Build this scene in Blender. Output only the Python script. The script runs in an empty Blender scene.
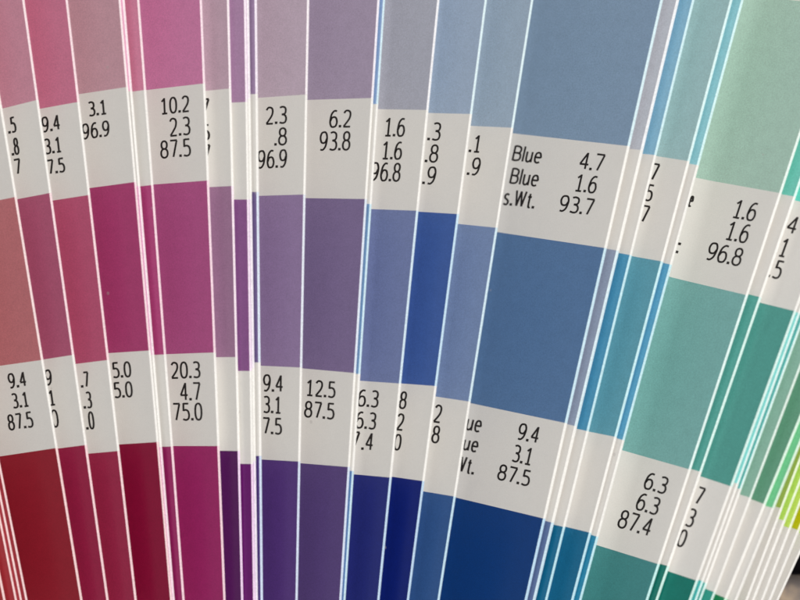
import bpy, math
from mathutils import Vector

C = bpy.context.scene.collection
S = 1e-4            # one unit of the layout below is a tenth of a millimetre
D = 4000.0          # camera height over the card edges (40 cm)
T = 2.8             # card thickness
H = 0.12            # thickness of the printed ink film
ZT = -165.0         # the table the cards stand on
Y0, Y1 = -200.0, 850.0
GROUP = 'colour swatch cards fanned out side by side'

# ------------------------------------------------------------------ materials
def lin(c):
    c /= 255.0
    return c / 12.92 if c <= .04045 else ((c + .055) / 1.055) ** 2.4

WHITE = [lin(v) for v in (193, 187, 179)]
PAPER = (0.80, 0.775, 0.735)
KS = 0.005
def albedo(rgb):
    out = []
    for v, w, p in zip(rgb, WHITE, PAPER):
        out.append(max(0.004, (lin(v) - KS) / (w - KS) * p))
    return out

mats = {}
def coat(key, base, rough, mottle, bump, spec=0.5, speck=True):
    """printed or bare card stock: faint mottling, fibre bump and dust specks"""
    if key in mats:
        return mats[key]
    m = bpy.data.materials.new(key); m.use_nodes = True
    nt = m.node_tree; N = nt.nodes; L = nt.links
    b = N['Principled BSDF']
    tc = N.new('ShaderNodeTexCoord')
    n1 = N.new('ShaderNodeTexNoise'); n1.inputs['Scale'].default_value = 900; n1.inputs['Detail'].default_value = 4
    n2 = N.new('ShaderNodeTexNoise'); n2.inputs['Scale'].default_value = 7000; n2.inputs['Detail'].default_value = 2
    L.new(tc.outputs['Object'], n1.inputs['Vector']); L.new(tc.outputs['Object'], n2.inputs['Vector'])
    add = N.new('ShaderNodeMath'); add.operation = 'ADD'
    sc1 = N.new('ShaderNodeMath'); sc1.operation = 'MULTIPLY_ADD'; sc1.inputs[1].default_value = .3; sc1.inputs[2].default_value = .35
    L.new(n1.outputs['Fac'], sc1.inputs[0]); L.new(sc1.outputs[0], add.inputs[0]); L.new(n2.outputs['Fac'], add.inputs[1])
    mr = N.new('ShaderNodeMapRange')
    mr.inputs['From Min'].default_value = .6; mr.inputs['From Max'].default_value = 1.4
    mr.inputs['To Min'].default_value = 1 - mottle; mr.inputs['To Max'].default_value = 1 + mottle
    L.new(add.outputs[0], mr.inputs['Value'])
    mul = N.new('ShaderNodeMix'); mul.data_type = 'RGBA'; mul.blend_type = 'MULTIPLY'; mul.inputs['Factor'].default_value = 1
    mul.inputs['A'].default_value = (*base, 1)
    L.new(mr.outputs['Result'], mul.inputs['B'])
    last = mul.outputs['Result']
    if speck:
        vo = N.new('ShaderNodeTexVoronoi'); vo.inputs['Scale'].default_value = 420
        L.new(tc.outputs['Object'], vo.inputs['Vector'])
        s1 = N.new('ShaderNodeMath'); s1.operation = 'LESS_THAN'; s1.inputs[1].default_value = .075
        L.new(vo.outputs['Distance'], s1.inputs[0])
        sep = N.new('ShaderNodeSeparateColor'); L.new(vo.outputs['Color'], sep.inputs['Color'])
        s2 = N.new('ShaderNodeMath'); s2.operation = 'LESS_THAN'; s2.inputs[1].default_value = .16
        L.new(sep.outputs['Red'], s2.inputs[0])
        s3 = N.new('ShaderNodeMath'); s3.operation = 'MULTIPLY'
        L.new(s1.outputs[0], s3.inputs[0]); L.new(s2.outputs[0], s3.inputs[1])
        s4 = N.new('ShaderNodeMath'); s4.operation = 'MULTIPLY'; s4.inputs[1].default_value = .35
        L.new(s3.outputs[0], s4.inputs[0])
        mx = N.new('ShaderNodeMix'); mx.data_type = 'RGBA'
        L.new(s4.outputs[0], mx.inputs['Factor']); L.new(last, mx.inputs['A'])
        mx.inputs['B'].default_value = (.5, .46, .45, 1)
        last = mx.outputs['Result']
    L.new(last, b.inputs['Base Color'])
    b.inputs['Roughness'].default_value = rough
    b.inputs['Specular IOR Level'].default_value = spec
    bp = N.new('ShaderNodeBump'); bp.inputs['Strength'].default_value = bump; bp.inputs['Distance'].default_value = 1e-5
    L.new(n2.outputs['Fac'], bp.inputs['Height']); L.new(bp.outputs['Normal'], b.inputs['Normal'])
    mats[key] = m
    return m

def ink(rgb):
    return coat('ink_%d_%d_%d' % tuple(rgb), albedo(rgb), .36, .20, .25, .45)

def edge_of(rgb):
    # the cut edge is raw card; bounced light and some ink stain painted in
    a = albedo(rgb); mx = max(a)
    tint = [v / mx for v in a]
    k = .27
    if a[2] == mx and a[2] > 1.25 * a[0]:          # beside blue inks, cyan bounced light is painted into the raw edge
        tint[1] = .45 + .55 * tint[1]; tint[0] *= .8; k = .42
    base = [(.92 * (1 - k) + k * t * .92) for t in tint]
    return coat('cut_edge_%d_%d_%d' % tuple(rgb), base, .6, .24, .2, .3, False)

M_PAPER = coat('white_card', (.835, .815, .785), .42, .05, .25)
M_EDGE = coat('cut_white_edge', (.90, .89, .865), .6, .16, .2, .3, False)
M_TEXT = coat('black_ink', (.018, .014, .014), .45, .1, .1, .4, False)

# ------------------------------------------------------------------ geometry
CAM = Vector((0, 0, D))
def ray(px, py):
    return Vector((px - 400.0, 300.0 - py, -D))
def at_z(px, py, z):
    r = ray(px, py)
    return CAM + r * ((z - D) / r.z)

class Card:
    def __init__(s, xa, ya, xb, yb, w):
        s.xa, s.ya, s.xb, s.yb, s.w = xa, ya, xb, yb, w
        s.z = 0.0; s.T = 1.05 * w
    def xe(s, y):                       # right edge of the printed face at height y
        return s.xa + (s.xb - s.xa) * (y - s.ya) / (s.yb - s.ya) - s.w / 2
    def solve(s):
        p0 = at_z(s.xe(Y0), Y0, s.z); p1 = at_z(s.xe(Y1), Y1, s.z)
        s.p0, s.p1 = p0, p1
        s.u = (p1 - p0).normalized()    # runs down the picture
        perp = Vector((s.u.y, -s.u.x, 0))
        if perp.x > 0: perp = -perp     # to the left
        th = math.radians(38 + (s.xe(300) - 400) * .0100)
        s.th = th
        s.v = perp * math.cos(th) + Vector((0, 0, -math.sin(th)))
        s.n = perp * math.sin(th) + Vector((0, 0, math.cos(th)))
        s.W = (s.z - ZT) / math.sin(th)
        s.len = (p1 - p0).length
    def hit(s, px, py):                 # (u, v) of a point of the face
        r = ray(px, py)
        k = (s.p0 - CAM).dot(s.n) / r.dot(s.n)
        q = CAM + r * k - s.p0
        return q.dot(s.u), q.dot(s.v)
    bend = (0.0, 1.0); nb = None
    def vn(s, u):                       # where the card above ends, measured across this card
        return s.nb[0] + (s.nb[1] - s.nb[0]) * u / s.len
    def rise(s, u, v):                  # a gentle buckle: the sheet lifts a little just beside the card above it
        a, wd = s.bend
        if not a or s.nb is None: return 0.0
        x = (v - s.vn(u) + wd) / wd     # 0 where the buckle starts, 1 at the upper card
        t = min(max(x, 0), 1.7)
        y = t * t / 2 if t < 1 else .5 + (t - 1) - (t - 1) ** 2 / 1.4
        return math.tan(math.radians(a)) * wd * y
    def P(s, u, v, h=0.0):
        return s.p0 + s.u * u + s.v * v + s.n * (h + s.rise(u, v))
    def columns(s):                     # offsets across the card, from its hidden left side to the right edge
        cols = [lambda u: s.W]
        if s.nb is not None and s.bend[0]:
            wd = s.bend[1]
            for k in (2.2, 1.7, 1.5, 1.35, 1.2, 1.1, 1, .9, .8, .7, .6, .5, .4, .3, .2, .1, 0):
                cols.append(lambda u, k=k: max(s.vn(u) - wd + k * wd, .9 - .01 * (1 - k)))
        cols.append(lambda u: .55)
        return cols

def mesh(name, verts, faces, ms, parent, idx=None, origin=None):
    o0 = origin
    me = bpy.data.meshes.new(name)
    me.from_pydata([tuple((Vector(v) - o0) * S) for v in verts], [], faces)
    for m in ms: me.materials.append(m)
    if idx:
        for p, i in zip(me.polygons, idx): p.material_index = i
    me.update()
    o = bpy.data.objects.new(name, me); C.objects.link(o)
    if parent: o.parent = parent
    return o

# condensed numerals and letters, drawn as strokes in a unit cell:
# each stroke is (kind, points); kind s = smooth, p = straight, o = closed loop
def ell(cx, cy, rx, ry, n=22, e=2.4):
    out = []
    for k in range(n):
        t = 2 * math.pi * k / n; c_, s_ = math.cos(t), math.sin(t)
        out.append((cx + rx * math.copysign(abs(c_) ** (2 / e), c_), cy + ry * math.copysign(abs(s_) ** (2 / e), s_)))
    return out
SIX = [(.92, .97), (.55, .99), (.18, .80), (.02, .45), (.03, .22), (.22, .03), (.52, 0), (.84, .06), (1, .30), (.84, .55), (.52, .61), (.22, .55), (.04, .36)]
GL = {
    '0': (1, [('o', ell(.5, .5, .5, .5, 28))]),
    '1': (1, [('p', [(.12, .80), (.56, .98)]), ('p', [(.56, 1.03), (.56, 0)]), ('p', [(.14, 0), (.98, 0)])]),
    '2': (1, [('s', [(.02, .84), (.22, .97), (.5, 1), (.84, .93), (.95, .74), (.82, .50), (.44, .25), (.04, .02)]), ('p', [(0, 0), (1, 0)])]),
    '3': (1, [('s', [(.04, .95), (.42, 1), (.80, .94), (.93, .77), (.80, .58), (.34, .53)]),
              ('s', [(.34, .53), (.82, .47), (1, .27), (.86, .06), (.46, 0), (.02, .05)])]),
    '4': (1, [('p', [(.76, 0), (.76, 1.02)]), ('p', [(.74, .99), (.02, .30)]), ('p', [(-.02, .29), (1.08, .29)])]),
    '5': (1, [('p', [(.94, 1), (.12, 1)]), ('p', [(.14, 1.03), (.12, .55)]), ('s', [(.12, .58), (.46, .62), (.84, .54), (1, .31), (.88, .08), (.48, 0), (.02, .05)])]),
    '6': (1, [('s', SIX)]),
    '9': (1, [('s', [(1 - x, 1 - y) for x, y in SIX])]),
    '7': (1, [('p', [(-.02, 1), (1.02, 1)]), ('p', [(.97, .98), (.40, 0)])]),
    '8': (1, [('o', ell(.5, .765, .42, .235, 20, 2.2)), ('o', ell(.5, .265, .5, .265, 22, 2.2))]),
    '.': (.26, [('d', .02)]), ':': (.30, [('d', .02), ('d', .52)]),
    'B': (1.02, [('p', [(.03, -.03), (.03, 1.03)]), ('s', [(.05, 1), (.55, 1), (.88, .90), (.92, .72), (.78, .56), (.48, .53), (.05, .53)]),
                 ('s', [(.45, .53), (.86, .48), (1, .28), (.88, .07), (.5, 0), (.05, 0)])]),
    'l': (.16, [('p', [(.5, -.03), (.5, 1.05)])]),
    'u': (.84, [('s', [(.04, .70), (.04, .30), (.10, .08), (.36, -.01), (.70, .05), (.96, .20)]), ('p', [(.98, .71), (.98, -.03)])]),
    'e': (.86, [('s', [(.06, .37), (.96, .38), (.98, .50), (.82, .67), (.50, .71), (.16, .63), (.02, .36), (.14, .08), (.5, -.01), (.92, .05)])]),
    's': (.74, [('s', [(.92, .65), (.5, .71), (.1, .62), (.12, .44), (.5, .36), (.92, .25), (.88, .05), (.45, -.01), (.02, .05)])]),
    'W': (1.45, [('p', [(0, 1.03), (.24, 0)]), ('p', [(.24, 0), (.5, 1.0)]), ('p', [(.5, 1.0), (.76, 0)]), ('p', [(.76, 0), (1, 1.03)])]),
    't': (.62, [('s', [(.40, .92), (.40, .30), (.48, .05), (.72, -.01), (1, .02)]), ('p', [(-.15, .70), (1, .70)])]),
}
def smooth(pts, closed):
    out = []; n = len(pts)
    segs = n if closed else n - 1
    for i in range(segs):
        g = (lambda k: pts[k % n]) if closed else (lambda k: pts[min(max(k, 0), n - 1)])
        p0, p1, p2, p3 = g(i - 1), g(i), g(i + 1), g(i + 2)
        for q in range(4):
            t = q / 4
            out.append(tuple(.5 * (2 * p1[a] + (p2[a] - p0[a]) * t + (2 * p0[a] - 5 * p1[a] + 4 * p2[a] - p3[a]) * t * t
                                   + (3 * p1[a] - p0[a] - 3 * p2[a] + p3[a]) * t ** 3) for a in (0, 1)))
    if not closed: out.append(pts[-1])
    return out
GAP = .15
def glyphs(txt, ww, hh, hw=.92):
    """flat stroke outlines fitted to a box ww x hh, centred; returns (x, y, layer) and faces"""
    cells = sum(GL[ch][0] for ch in txt) + GAP * (len(txt) - 1)
    unit = ww / cells
    vs, fs = [], []
    x = -ww / 2; layer = 0
    for ch in txt:
        cw, strokes = GL[ch]
        W_ = cw * unit
        for kind, pts in strokes:
            layer += 1
            if kind == 'd':
                cy = -hh / 2 + pts * hh + 1.2; cx = x + W_ / 2; k = len(vs)
                vs += [(cx + a * 1.25, cy + b_ * 1.25, layer) for a, b_ in ((-1, -1), (1, -1), (1, 1), (-1, 1))]
                fs.append((k, k + 1, k + 2, k + 3)); continue
            closed = kind == 'o'
            q = smooth(pts, closed) if kind in 'so' else pts
            P2 = [(x + hw + px * (W_ - 2 * hw), -hh / 2 + hw + py * (hh - 2 * hw)) for px, py in q]
            n = len(P2); base = len(vs)
            for i in range(n):
                a = P2[(i - 1) % n] if closed or i else P2[0]
                b_ = P2[(i + 1) % n] if closed or i < n - 1 else P2[-1]
                tx, ty = b_[0] - a[0], b_[1] - a[1]; l_ = math.hypot(tx, ty) or 1
                nx, ny = -ty / l_ * hw, tx / l_ * hw
                vs.append((P2[i][0] + nx, P2[i][1] + ny, layer)); vs.append((P2[i][0] - nx, P2[i][1] - ny, layer))
            for i in range(n if closed else n - 1):
                j = (i + 1) % n
                fs.append((base + 2 * i + 1, base + 2 * j + 1, base + 2 * j, base + 2 * i))
        x += W_ + GAP * unit
    return vs, fs

# ------------------------------------------------------------------ the cards
# x, y of two points on the right edge, width of its light line; the band
# borders T1 B1 T2 B2 (y at the right edge, slope); inks top, middle, bottom
CARDS = []
def card(label, e, bands, inks, text=(), w=2.4):
    CARDS.append((label, e, bands, inks, text, w))

red = [(190, 130, 130), (172, 92, 90)]
LB = [(112, -.25), (203, -.22), (368, -.17), (458, -.16)]
card('outermost bright red swatch card at the lower left corner', (-24, 455, 2, 585), LB, red + [(150, 46, 48)])
card('red swatch card behind the bright red corner card, second of four bunched edges', (-12.5, 455, 13.5, 585), LB, red + [(150, 46, 52)], w=2)
card('red swatch card third of the four bunched edges at the lower left', (-7.5, 455, 18.5, 585), LB, red + [(150, 42, 52)], w=2)
card('red swatch card last of the four bunched edges at the lower left', (-2, 455, 24, 585), LB, red + [(140, 36, 46)], w=2)
card('dark red swatch card with brownish pink middle printed 9.4 3.1 87.5',
     (33, 300, 79.5, 585), [(105, -.24), (197, -.20), (360, -.14), (448, -.15)],
     [(178, 124, 128), (164, 97, 100), (128, 31, 42)],
     [(1, '9.4', 7, 27.5, 371, 389), (1, '3.1', 10.5, 30, 391, 409), (1, '87.5', 6.5, 34.5, 411, 431)])
card('dusty pink swatch card printed .5 .8 7, wine red at the foot',
     (26, 15, 106, 585), [(100, -.25), (193, -.19), (355, -.155), (445, -.13)],
     [(177, 122, 136), (151, 75, 99), (132, 32, 60)],
     [(0, '.5', 7, 17.3, 116, 134), (0, '.8', 10.3, 20.3, 137, 156), (0, '7', 14, 21.5, 158, 175),
      (1, '9', 44.5, 52.5, 369, 386), (1, '1', 49, 54.5, 389.5, 406), (1, '0', 51, 59, 409, 428)])
card('rose pink swatch card printed 9.4 3.1 7.5 in its upper band',
     (69, 15, 134.5, 585), [(102, -.18), (195, -.155), (360, -.125), (451, -.09)],
     [(178, 104, 126), (160, 73, 99), (135, 37, 63)],
     [(0, '9.4', 41, 61, 114, 133), (0, '3.1', 43.5, 62.5, 136, 155), (0, '7.5', 46.5, 66, 157, 175),
      (1, '.7', 80, 90.3, 371, 388), (1, '.3', 82.5, 93, 391, 409), (1, '.0', 85, 95.5, 411, 430)])
card('greyish pink swatch card printed 3.1 96.9, crimson at the foot',
     (121.5, 15, 170.5, 585), [(87, -.15), (182, -.135), (350.5, -.065), (442, -.065)],
     [(172, 131, 139), (149, 57, 97), (120, 12, 49)],
     [(0, '3.1', 87.5, 107.5, 99, 117), (0, '96.9', 81.5, 110.5, 120, 140),
      (1, '5.0', 111.5, 132, 361, 378.5), (1, '5.0', 113, 133.5, 381, 398.5)], w=2.2)
card('sliver of pale pink swatch card between the crimson card and a thin magenta card',
     (125.4, 15, 173, 585), [(91, -.1), (186, -.1), (355, -.05), (447, -.05)],
     [(222, 165, 188), (212, 145, 180), (200, 120, 165)], w=2.4)
card('thin magenta pink swatch card without visible print, left of the 10.2 card',
     (140, 15, 183, 585), [(90, -.13), (185, -.12), (354.5, -.04), (446.5, -.03)],
     [(183, 112, 135), (154, 59, 104), (131, 34, 82)])
card('magenta swatch card printed 10.2 2.3 87.5, purple red at the foot',
     (202, 15, 224.5, 585), [(83.5, -.115), (180.5, -.075), (352.5, -.035), (446, 0)],
     [(178, 109, 142), (152, 72, 114), (137, 38, 87)],
     [(0, '10.2', 160, 190, 95, 115), (0, '2.3', 169, 191, 116, 137), (0, '87.5', 160, 191.5, 138, 159),
      (1, '20.3', 170.5, 201, 361, 379), (1, '4.7', 179.5, 201.5, 382, 401), (1, '75.0', 172.5, 203, 402.5, 421)])
card('grey mauve swatch card with clipped digits, deep plum at the foot',
     (229, 15, 242.5, 585), [(88.5, -.1), (186, -.05), (357, -.01), (451, .02)],
     [(169, 141, 152), (140, 103, 128), (76, 28, 78)],
     [(0, '7', 202.6, 210.6, 98, 113), (0, '5', 203.4, 210.9, 124, 141), (0, '7', 204.2, 211.7, 144, 160)])
card('purple swatch card without visible print, violet plum at the foot',
     (245.8, 15, 254.6, 585), [(102, -.04), (199.5, 0), (371, .01), (464, .02)],
     [(153, 118, 146), (121, 75, 120), (90, 22, 90)])
card('pale lilac sliver of a swatch card beside the purple card',
     (248.7, 15, 257.2, 585), [(98.5, -.04), (199, 0), (368, .02), (461, .02)],
     [(203, 178, 197), (182, 160, 184), (150, 118, 158)], w=2.6)
card('very thin slate violet swatch card just left of the 2.3 .8 96.9 card',
     (256.5, 15, 262.3, 585), [(94, -.03), (192, 0), (362.5, .03), (456, .03)],
     [(136, 112, 140), (100, 84, 124), (68, 48, 106)], w=2.6)
card('mauve swatch card printed 2.3 .8 96.9, deep violet at the foot',
     (308.5, 15, 297.5, 585), [(94.5, -.07), (194.5, -.03), (367.5, .045), (461.5, .055)],
     [(168, 149, 160), (128, 106, 138), (75, 49, 105)],
     [(0, '2.3', 265.5, 287.5, 105.5, 125), (0, '.8', 274.5, 287.5, 127, 146), (0, '96.9', 257.5, 287.5, 149, 169),
      (1, '9.4', 263, 283.5, 374, 392.5), (1, '3.1', 263, 282, 395.5, 414), (1, '87.5', 253.5, 282.5, 416.5, 435)])
card('grey violet swatch card printed 6.2 93.8 and 12.5 87.5',
     (378.2, 15, 342, 585), [(98, -.03), (199, .015), (373, .09), (467, .08)],
     [(147, 132, 150), (111, 95, 127), (79, 61, 106)],
     [(0, '6.2', 329, 352.3, 109.5, 128), (0, '93.8', 319, 351.5, 131, 151),
      (1, '12.5', 305.5, 336.5, 379, 398.5), (1, '87.5', 304, 335.5, 400.5, 420)])
card('narrow steel blue sliver of a swatch card right of the 6.2 card',
     (383.6, 15, 346, 585), [(104, -.02), (204, .02), (374, .07), (471, .08)],
     [(120, 144, 178), (100, 130, 164), (80, 112, 156)], w=2)
card('pale grey swatch card printed 1.6 1.6 96.8, navy at the foot',
     (437.5, 15, 380.5, 585), [(110, .018), (210.7, .035), (383.5, .07), (477.5, .09)],
     [(152, 151, 160), (102, 111, 147), (38, 43, 104)],
     [(0, '1.6', 383.5, 406.5, 117.5, 137), (0, '1.6', 381, 403.5, 141, 160), (0, '96.8', 370.5, 402, 162, 182),
      (1, '6.3', 357.5, 380, 389, 408), (1, '6.3', 355.5, 377.5, 411, 430), (1, '.4', 361.5, 374.5, 432, 451),
      (1, '7', 352.5, 361, 431, 447)])
card('light blue grey swatch card printed .3 .8 .9, royal blue middle',
     (484.5, 15, 410.5, 585), [(114, .025), (214, .06), (386, .075), (481, .14)],
     [(140, 153, 170), (58, 83, 138), (18, 33, 99)],
     [(0, '.3', 427.5, 442.5, 122, 141), (0, '.8', 425, 440, 144, 163), (0, '.9', 422.5, 437.5, 166, 185),
      (1, '8', 399, 408, 391, 409.5), (1, '2', 396, 405.5, 413, 431), (1, '0', 393.5, 402.5, 433.5, 451)])
card('narrow pale blue grey swatch card printed .1 .9 beside the wide blue card',
     (530.5, 15, 441.5, 585), [(127.7, .045), (227.7, .1), (401.5, .15), (496.4, .165)],
     [(138, 152, 166), (106, 122, 154), (48, 78, 124)],
     [(0, '.1', 469, 483, 134.5, 153), (0, '.9', 467, 482, 157, 176), (1, '2', 433, 443.5, 404, 423.5), (1, '8', 431, 441.5, 425, 444)])
card('wide blue swatch card printed Blue 4.7, Blue 1.6, s.Wt. 93.7',
     (659, 15, 530, 585), [(146, .11), (248, .148), (423, .21), (518.5, .24)],
     [(115, 134, 154), (78, 105, 139), (5, 54, 106)],
     [(0, 'Blue', 511.5, 544, 145, 164), (0, 'Blue', 509, 541, 167.5, 187), (0, 's.Wt.', 502.5, 537.5, 188.5, 209),
      (0, '4.7', 578, 606.5, 151.5, 172), (0, '1.6', 573.5, 599.5, 173.5, 194), (0, '93.7', 558, 596, 194.5, 216),
      (1, 'Blue', 453.5, 484, 411, 433), (1, 'Blue', 450.5, 480.5, 432, 453), (1, 's.Wt.', 444.5, 477, 452.5, 475),
      (1, '9.4', 516.5, 541.5, 422.5, 444), (1, '3.1', 511, 535, 444, 466), (1, '87.5', 496.5, 532.5, 463.5, 487)], w=3.0)
card('narrow light grey blue strip of a swatch card right of the wide blue card',
     (675, 15, 538.5, 585), [(150, .1), (250.5, .17), (426, .24), (522.5, .25)],
     [(166, 166, 172), (128, 136, 154), (84, 100, 136)], w=3.4)
card('narrow bright cyan blue strip of a swatch card without visible print',
     (690.3, 15, 550.5, 585), [(155, .1), (255, .18), (431, .22), (526.8, .22)],
     [(118, 158, 178), (66, 128, 158), (24, 94, 126)], w=2.6)
card('grey teal swatch card with a clipped 7 5 7, petrol blue at the foot',
     (728, 15, 577, 585), [(161, .155), (261.3, .175), (436.8, .2), (532.5, .24)],
     [(140, 167, 167), (85, 138, 152), (28, 92, 124)],
     [(0, '7', 650, 660.5, 163, 181), (0, '5', 645, 655, 184, 202), (0, '7', 640.5, 650.5, 205, 223)], w=2.8)
card('narrow cyan strip of a swatch card left of the sage green card',
     (739, 15, 585, 585), [(165, .16), (264.5, .24), (440, .28), (536.5, .3)],
     [(128, 176, 182), (80, 141, 170), (38, 116, 146)], w=2.6)
card('wide sage green swatch card printed 96.8 above and 87.4 below',
     (746, 300, 652.5, 585), [(193, .178), (295, .235), (469.3, .285), (564, .31)],
     [(148, 172, 158), (108, 152, 147), (62, 118, 117)],
     [(0, 'e', 688.8, 697.8, 192, 208), (0, ':', 678.5, 683, 238, 254),
      (0, '1.6', 731, 760, 199, 222), (0, '1.6', 724, 752.5, 220.5, 244), (0, '96.8', 705, 745.5, 241.5, 267),
      (1, '6.3', 642.5, 670.5, 471.5, 495), (1, '6.3', 634.5, 662.5, 492, 516), (1, '87.4', 616.5, 655, 509, 537)], w=2.8)
card('narrow sea green strip of a swatch card between the sage and teal cards',
     (760, 300, 662.5, 585), [(196.5, .18), (297, .25), (471.6, .3), (566, .3)],
     [(102, 176, 160), (78, 145, 134), (26, 102, 90)], w=2.8)
card('teal swatch card with clipped .4 .1 .5, dark green at the foot',
     (763.5, 400, 712.5, 540), [(208, .2), (311, .24), (486.3, .33), (580.5, .33)],
     [(92, 182, 166), (73, 134, 124), (24, 102, 90)],
     [(0, '.4', 781.5, 801, 214.5, 235), (0, '.1', 774.5, 792, 237, 258), (0, '.5', 768, 786, 259, 280),
      (1, '7', 694.5, 706, 486.5, 505.5), (1, '3', 686, 697.5, 508, 528), (1, '0', 677.5, 688.5, 529, 548)], w=2.8)
card('left aqua sliver of a swatch card in a tight pair after the teal card',
     (768.5, 400, 718, 540), [(210, .2), (313, .24), (483.5, .3), (581, .33)],
     [(130, 200, 192), (124, 196, 190), (70, 165, 160)], w=2.2)
card('right aqua sliver of a swatch card in a tight pair before the grey green strip',
     (773.7, 400, 722.5, 540), [(212, .2), (315, .24), (489, .3), (583, .33)],
     [(120, 190, 180), (88, 165, 158), (60, 150, 140)], w=2.2)
card('narrow grey green strip of a swatch card right of the aqua pair',
     (788, 400, 735, 540), [(218, .2), (322, .25), (497.5, .3), (592, .38)],
     [(145, 177, 158), (121, 157, 139), (42, 132, 116)])
card('narrow forest green strip of a swatch card near the right side',
     (808, 400, 750.6, 540), [(225, .2), (330, .25), (504, .38), (598, .4)],
     [(130, 170, 145), (90, 138, 112), (30, 114, 74)], w=3.0)
card('narrow bright leaf green strip of a swatch card',
     (789.4, 470, 761, 540), [(232, .2), (337, .25), (507.8, .25), (602, .3)],
     [(150, 205, 165), (100, 175, 124), (40, 150, 80)], w=2.8)
card('narrow olive green strip of a swatch card right of the leaf green strip',
     (796.5, 470, 770, 540), [(236, .2), (341, .25), (508, .25), (603, .3)],
     [(170, 190, 130), (142, 165, 78), (90, 130, 50)], w=2.6)
card('thin light lime strip of a swatch card, third from the outer end of the fan',
     (805, 470, 777.5, 540), [(244, .2), (349, .25), (520.5, .3), (616, .3)],
     [(190, 210, 140), (163, 194, 86), (110, 160, 60)], w=2.6)
card('thin yellow green strip of a swatch card beside the lime strip',
     (813, 470, 786, 540), [(250, .2), (355, .25), (528, .35), (624, .3)],
     [(200, 215, 140), (174, 198, 88), (130, 165, 60)], w=2.6)
card('mustard olive strip of a swatch card, last but one of the fan',
     (824, 470, 795.2, 540), [(252, .2), (357, .25), (530, .35), (627, .3)],
     [(205, 205, 110), (170, 170, 24), (130, 135, 20)], w=2.6)
card('outermost yellow green swatch card at the right end of the fan, above the dark gap',
     (838.5, 470, 806, 540), [(256, .2), (361, .25), (535.5, .35), (630, .3)],
     [(205, 215, 130), (175, 205, 90), (140, 175, 60)], w=2.2)

objs = []
for label, e, bands, inks, text, w in CARDS:
    c = Card(*e, w); c.label, c.bands, c.inks, c.text = label, bands, inks, text
    objs.append(c)

# rest each card on the one beneath it (the last card of the list lies lowest)
objs[-1].solve()
for i in range(len(objs) - 2, -1, -1):
    c = objs[i]; c.z = 0.0
    while True:
        c.solve()
        ok = True
        for j in range(i + 1, min(i + 5, len(objs))):
            d = objs[j]
            for u in (0, c.len * .5, c.len):
                for v in (0, 60):
                    if (c.P(u, v, -c.T) - d.p0).dot(d.n) < .45 * 1: ok = False
        if ok or c.z > 60: break
        c.z += .15
print('card heights', [round(c.z, 1) for c in objs])

def strip(c, name, u0, u1, face_mat, edge_mat, parent, org):
    """ink film on the face and over the cut edge between two borders (each a pair: right end, left end)"""
    W = c.W; q = .5
    vs = []; lines = 0
    for col in c.columns():
        for ub in (u0, u1):
            u = ub[0]
            for _ in range(2):
                v = col(u); u = ub[0] + (ub[1] - ub[0]) * v / W
            vs.append(c.P(u, col(u), H))
        lines += 1
    nf = lines - 1
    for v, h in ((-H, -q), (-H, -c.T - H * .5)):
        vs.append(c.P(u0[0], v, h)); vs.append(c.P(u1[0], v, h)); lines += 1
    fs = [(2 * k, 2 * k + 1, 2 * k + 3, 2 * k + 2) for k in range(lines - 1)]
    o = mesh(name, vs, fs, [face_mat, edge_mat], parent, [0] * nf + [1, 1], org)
    for p in o.data.polygons: p.use_smooth = p.index < nf - 1
    return o

# how far each card buckles beside its upper neighbour: (degrees, width)
BEND = {11: (15, 13), 12: (12, 6), 18: (12, 12), 19: (9, 8), 20: (8, 9), 21: (5, 12), 24: (10, 12), 26: (15, 26), 28: (12, 16),
        15: (4, 8), 16: (4, 8), 10: (4, 10), 5: (4, 6), 6: (4, 6), 7: (4, 6), 31: (8, 6), 32: (8, 7), 33: (8, 5)}
for i, c in enumerate(objs):
    c.solve()
    if i and i in BEND:
        p = objs[i - 1]
        c.nb = (c.hit(p.xe(Y0) + p.w * .8, Y0)[1], c.hit(p.xe(Y1) + p.w * .8, Y1)[1])
        c.bend = BEND[i]

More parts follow.
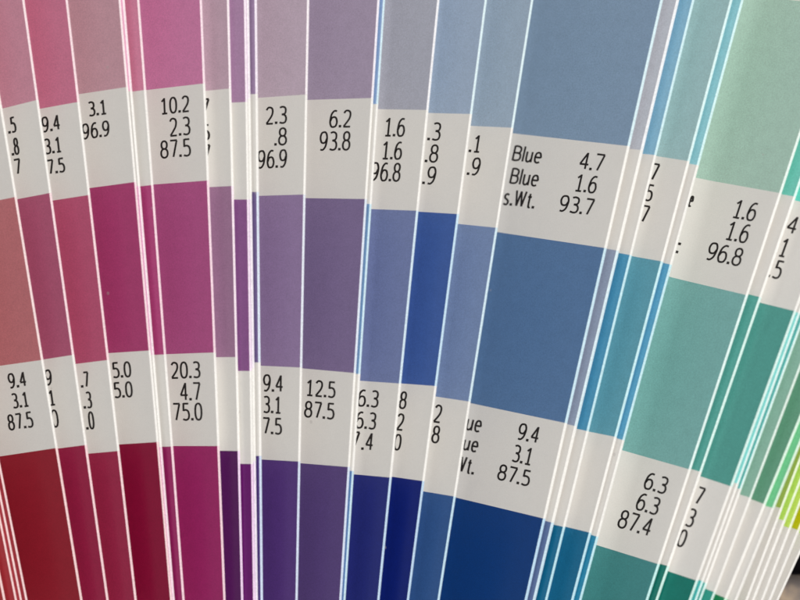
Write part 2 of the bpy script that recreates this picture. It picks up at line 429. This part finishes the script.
for c in objs:
    c.solve()
    W, Ln = c.W, c.len
    org = c.P(Ln / 2, W, -c.T)
    q = .5
    top = c.columns()
    ring = [(col, 0.0) for col in top] + [((lambda u, x=x: x), h) for x, h in ((0, -q), (0, -c.T + q))]
    ring += [(col, -c.T) for col in reversed(top)]
    vs = [c.P(u, f(u), h) if i not in (len(top), len(top) + 1) else c.p0 + c.u * u + c.n * h
          for u in (0, Ln) for i, (f, h) in enumerate(ring)]
    k = len(ring)
    fs = [(i, (i + 1) % k, (i + 1) % k + k, i + k) for i in range(k)]
    fs += [tuple(range(k - 1, -1, -1)), tuple(range(k, 2 * k))]
    root = mesh('swatch_card', vs, fs, [M_PAPER], None, None, org)
    root.location = org * S
    root['label'] = c.label; root['category'] = 'swatch card'; root['group'] = GROUP

    def border(y, s):
        xe = c.xe(y)
        ur, vr = c.hit(xe, y)
        ul, vl = c.hit(xe - 90, y - 90 * s)
        g = (ul - ur) / (vl - vr)
        return (ur - vr * g, ur + (W - vr) * g)
    b = [border(y, s) for y, s in c.bands]
    add = lambda p, d: (p[0] + d, p[1] + d)
    patch = b[2][0] - b[1][0]; band = b[1][0] - b[0][0]
    top = add(b[0], -patch)
    if 'wide sage green swatch card' in c.label:
        top = border(5.0, .095)
    lo = add(b[3], patch)
    ends = [('label_band', (0, 0), top), ('colour_patch', top, b[0]), ('label_band', b[0], b[1]),
            ('colour_patch', b[1], b[2]), ('label_band', b[2], b[3]), ('colour_patch', b[3], lo),
            ('label_band', lo, (Ln, Ln))]
    pi = 0; bands = []
    for nm, a, z in ends:
        if max(z) <= 0 or min(a) >= Ln: 
            if nm == 'colour_patch': pi += 1
            continue
        a = (max(a[0], 0), max(a[1], 0)); z = (min(z[0], Ln), min(z[1], Ln))
        if nm == 'colour_patch':
            rgb = c.inks[pi]; pi += 1
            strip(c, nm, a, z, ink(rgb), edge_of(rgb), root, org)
        else:
            o = strip(c, nm, a, z, M_PAPER, M_EDGE, root, org)
            bands.append((o, ends.index((nm, a, z)) if (nm, a, z) in ends else None))
    # printing: fitted into its box on the card, following the slant of card and band
    band_obj = {0: next(o for o, k_ in bands if k_ == 2), 1: next(o for o, k_ in bands if k_ == 4)}
    sv = (c.xe(600) - c.xe(0)) / 600.0
    for kband, txt, x0, x1, y0, y1 in c.text:
        cx, cy = (x0 + x1) / 2, (y0 + y1) / 2
        (ya, sa), (yb, sb) = c.bands[2 * kband], c.bands[2 * kband + 1]
        f = min(1, max(0, (cy - ya) / (yb - ya)))
        sh = sa + (sb - sa) * f
        bw, bh = x1 - x0, y1 - y0
        det = 1 - abs(sv * sh)
        hh = (bh - abs(sh) * bw) / det
        ww = bw - abs(sv) * hh
        if txt in '0123456789': ww = max(ww, 7.2)
        gv, gf = glyphs(txt, ww, hh)
        ws = []
        for dx, dy, layer in gv:
            u, v = c.hit(cx + dx - sv * dy, cy - dy + sh * dx)
            ws.append(c.P(u, v, H + .16 + .012 * layer))
        mesh('printed_text', ws, gf, [M_TEXT], band_obj[kband], None, org)

# ------------------------------------------------------------------ table and the dark thing beyond the fan
def plain(key, base, rough):
    m = bpy.data.materials.new(key); m.use_nodes = True
    b = m.node_tree.nodes['Principled BSDF']
    b.inputs['Base Color'].default_value = (*base, 1); b.inputs['Roughness'].default_value = rough
    b.inputs['Specular IOR Level'].default_value = .05
    return m
mt = bpy.data.materials.new('tabletop_surface'); mt.use_nodes = True
N = mt.node_tree.nodes; L = mt.node_tree.links; b = N['Principled BSDF']
tc = N.new('ShaderNodeTexCoord')
nz = N.new('ShaderNodeTexNoise'); nz.inputs['Scale'].default_value = 700; nz.inputs['Detail'].default_value = 5
L.new(tc.outputs['Object'], nz.inputs['Vector'])
cr = N.new('ShaderNodeValToRGB'); e = cr.color_ramp.elements
e[0].position = .38; e[0].color = (.16, .13, .12, 1); e[1].position = .66; e[1].color = (.40, .30, .21, 1)
L.new(nz.outputs['Fac'], cr.inputs['Fac']); L.new(cr.outputs['Color'], b.inputs['Base Color'])
b.inputs['Roughness'].default_value = .55
zt = ZT - T - 1
R = 3000
tb = mesh('table', [(-R, -R, zt), (R, -R, zt), (R, R, zt), (-R, R, zt), (-R, -R, zt - 200), (R, -R, zt - 200), (R, R, zt - 200), (-R, R, zt - 200)],
          [(0, 1, 2, 3), (7, 6, 5, 4), (0, 4, 5, 1), (1, 5, 6, 2), (2, 6, 7, 3), (3, 7, 4, 0)], [mt], None, None, Vector((0, 0, 0)))
tb['kind'] = 'structure'

# a black case lying on the table behind the last card
p = at_z(778, 583.5, zt)
x0, y0 = p.x, p.y
import bmesh
bm = bmesh.new()
bmesh.ops.create_cube(bm, size=1)
for v in bm.verts:
    v.co = Vector((v.co.x * 420, v.co.y * 260, v.co.z * 46)) * S
bmesh.ops.bevel(bm, geom=list(bm.edges), offset=5 * S, segments=3, affect='EDGES')
me = bpy.data.meshes.new('black_case'); bm.to_mesh(me); bm.free()
me.materials.append(plain('black_plastic', (.003, .0025, .0035), .9))
for f in me.polygons: f.use_smooth = False
bo = bpy.data.objects.new('black_case', me); C.objects.link(bo)
bo.location = Vector((x0 + 205, y0 + 132, zt + 23)) * S
bo.rotation_euler.z = math.radians(-3)
bo['label'] = 'black object on the table past the right end of the fan'
bo['category'] = 'case'

# ------------------------------------------------------------------ light, camera
w = bpy.data.worlds.new('World'); bpy.context.scene.world = w; w.use_nodes = True
w.node_tree.nodes['Background'].inputs['Color'].default_value = (.97, .985, 1.0, 1)
w.node_tree.nodes['Background'].inputs['Strength'].default_value = .24
def area(name, loc, target, size, power, col):
    l = bpy.data.lights.new(name, 'AREA'); l.shape = 'RECTANGLE'; l.size, l.size_y = size; l.energy = power; l.color = col
    o = bpy.data.objects.new(name, l); C.objects.link(o); o.location = loc
    o.rotation_euler = (Vector(target) - Vector(loc)).to_track_quat('-Z', 'Y').to_euler()
area('window_light', (.30, .14, .70), (0, 0, 0), (.38, .38), 5.95, (1, .965, .915))

cd = bpy.data.cameras.new('camera'); co = bpy.data.objects.new('camera', cd); C.objects.link(co)
co.location = (0, 0, D * S); cd.sensor_width = 36; cd.lens = 36 * D / 800
cd.dof.use_dof = True; cd.dof.focus_distance = (D + 40) * S; cd.dof.aperture_fstop = 13
cd.clip_start = .005; cd.clip_end = 10
sc = bpy.context.scene
sc.camera = co
sc.view_settings.view_transform = 'Standard'; sc.view_settings.look = 'None'
sc.view_settings.exposure = 0; sc.view_settings.gamma = 1
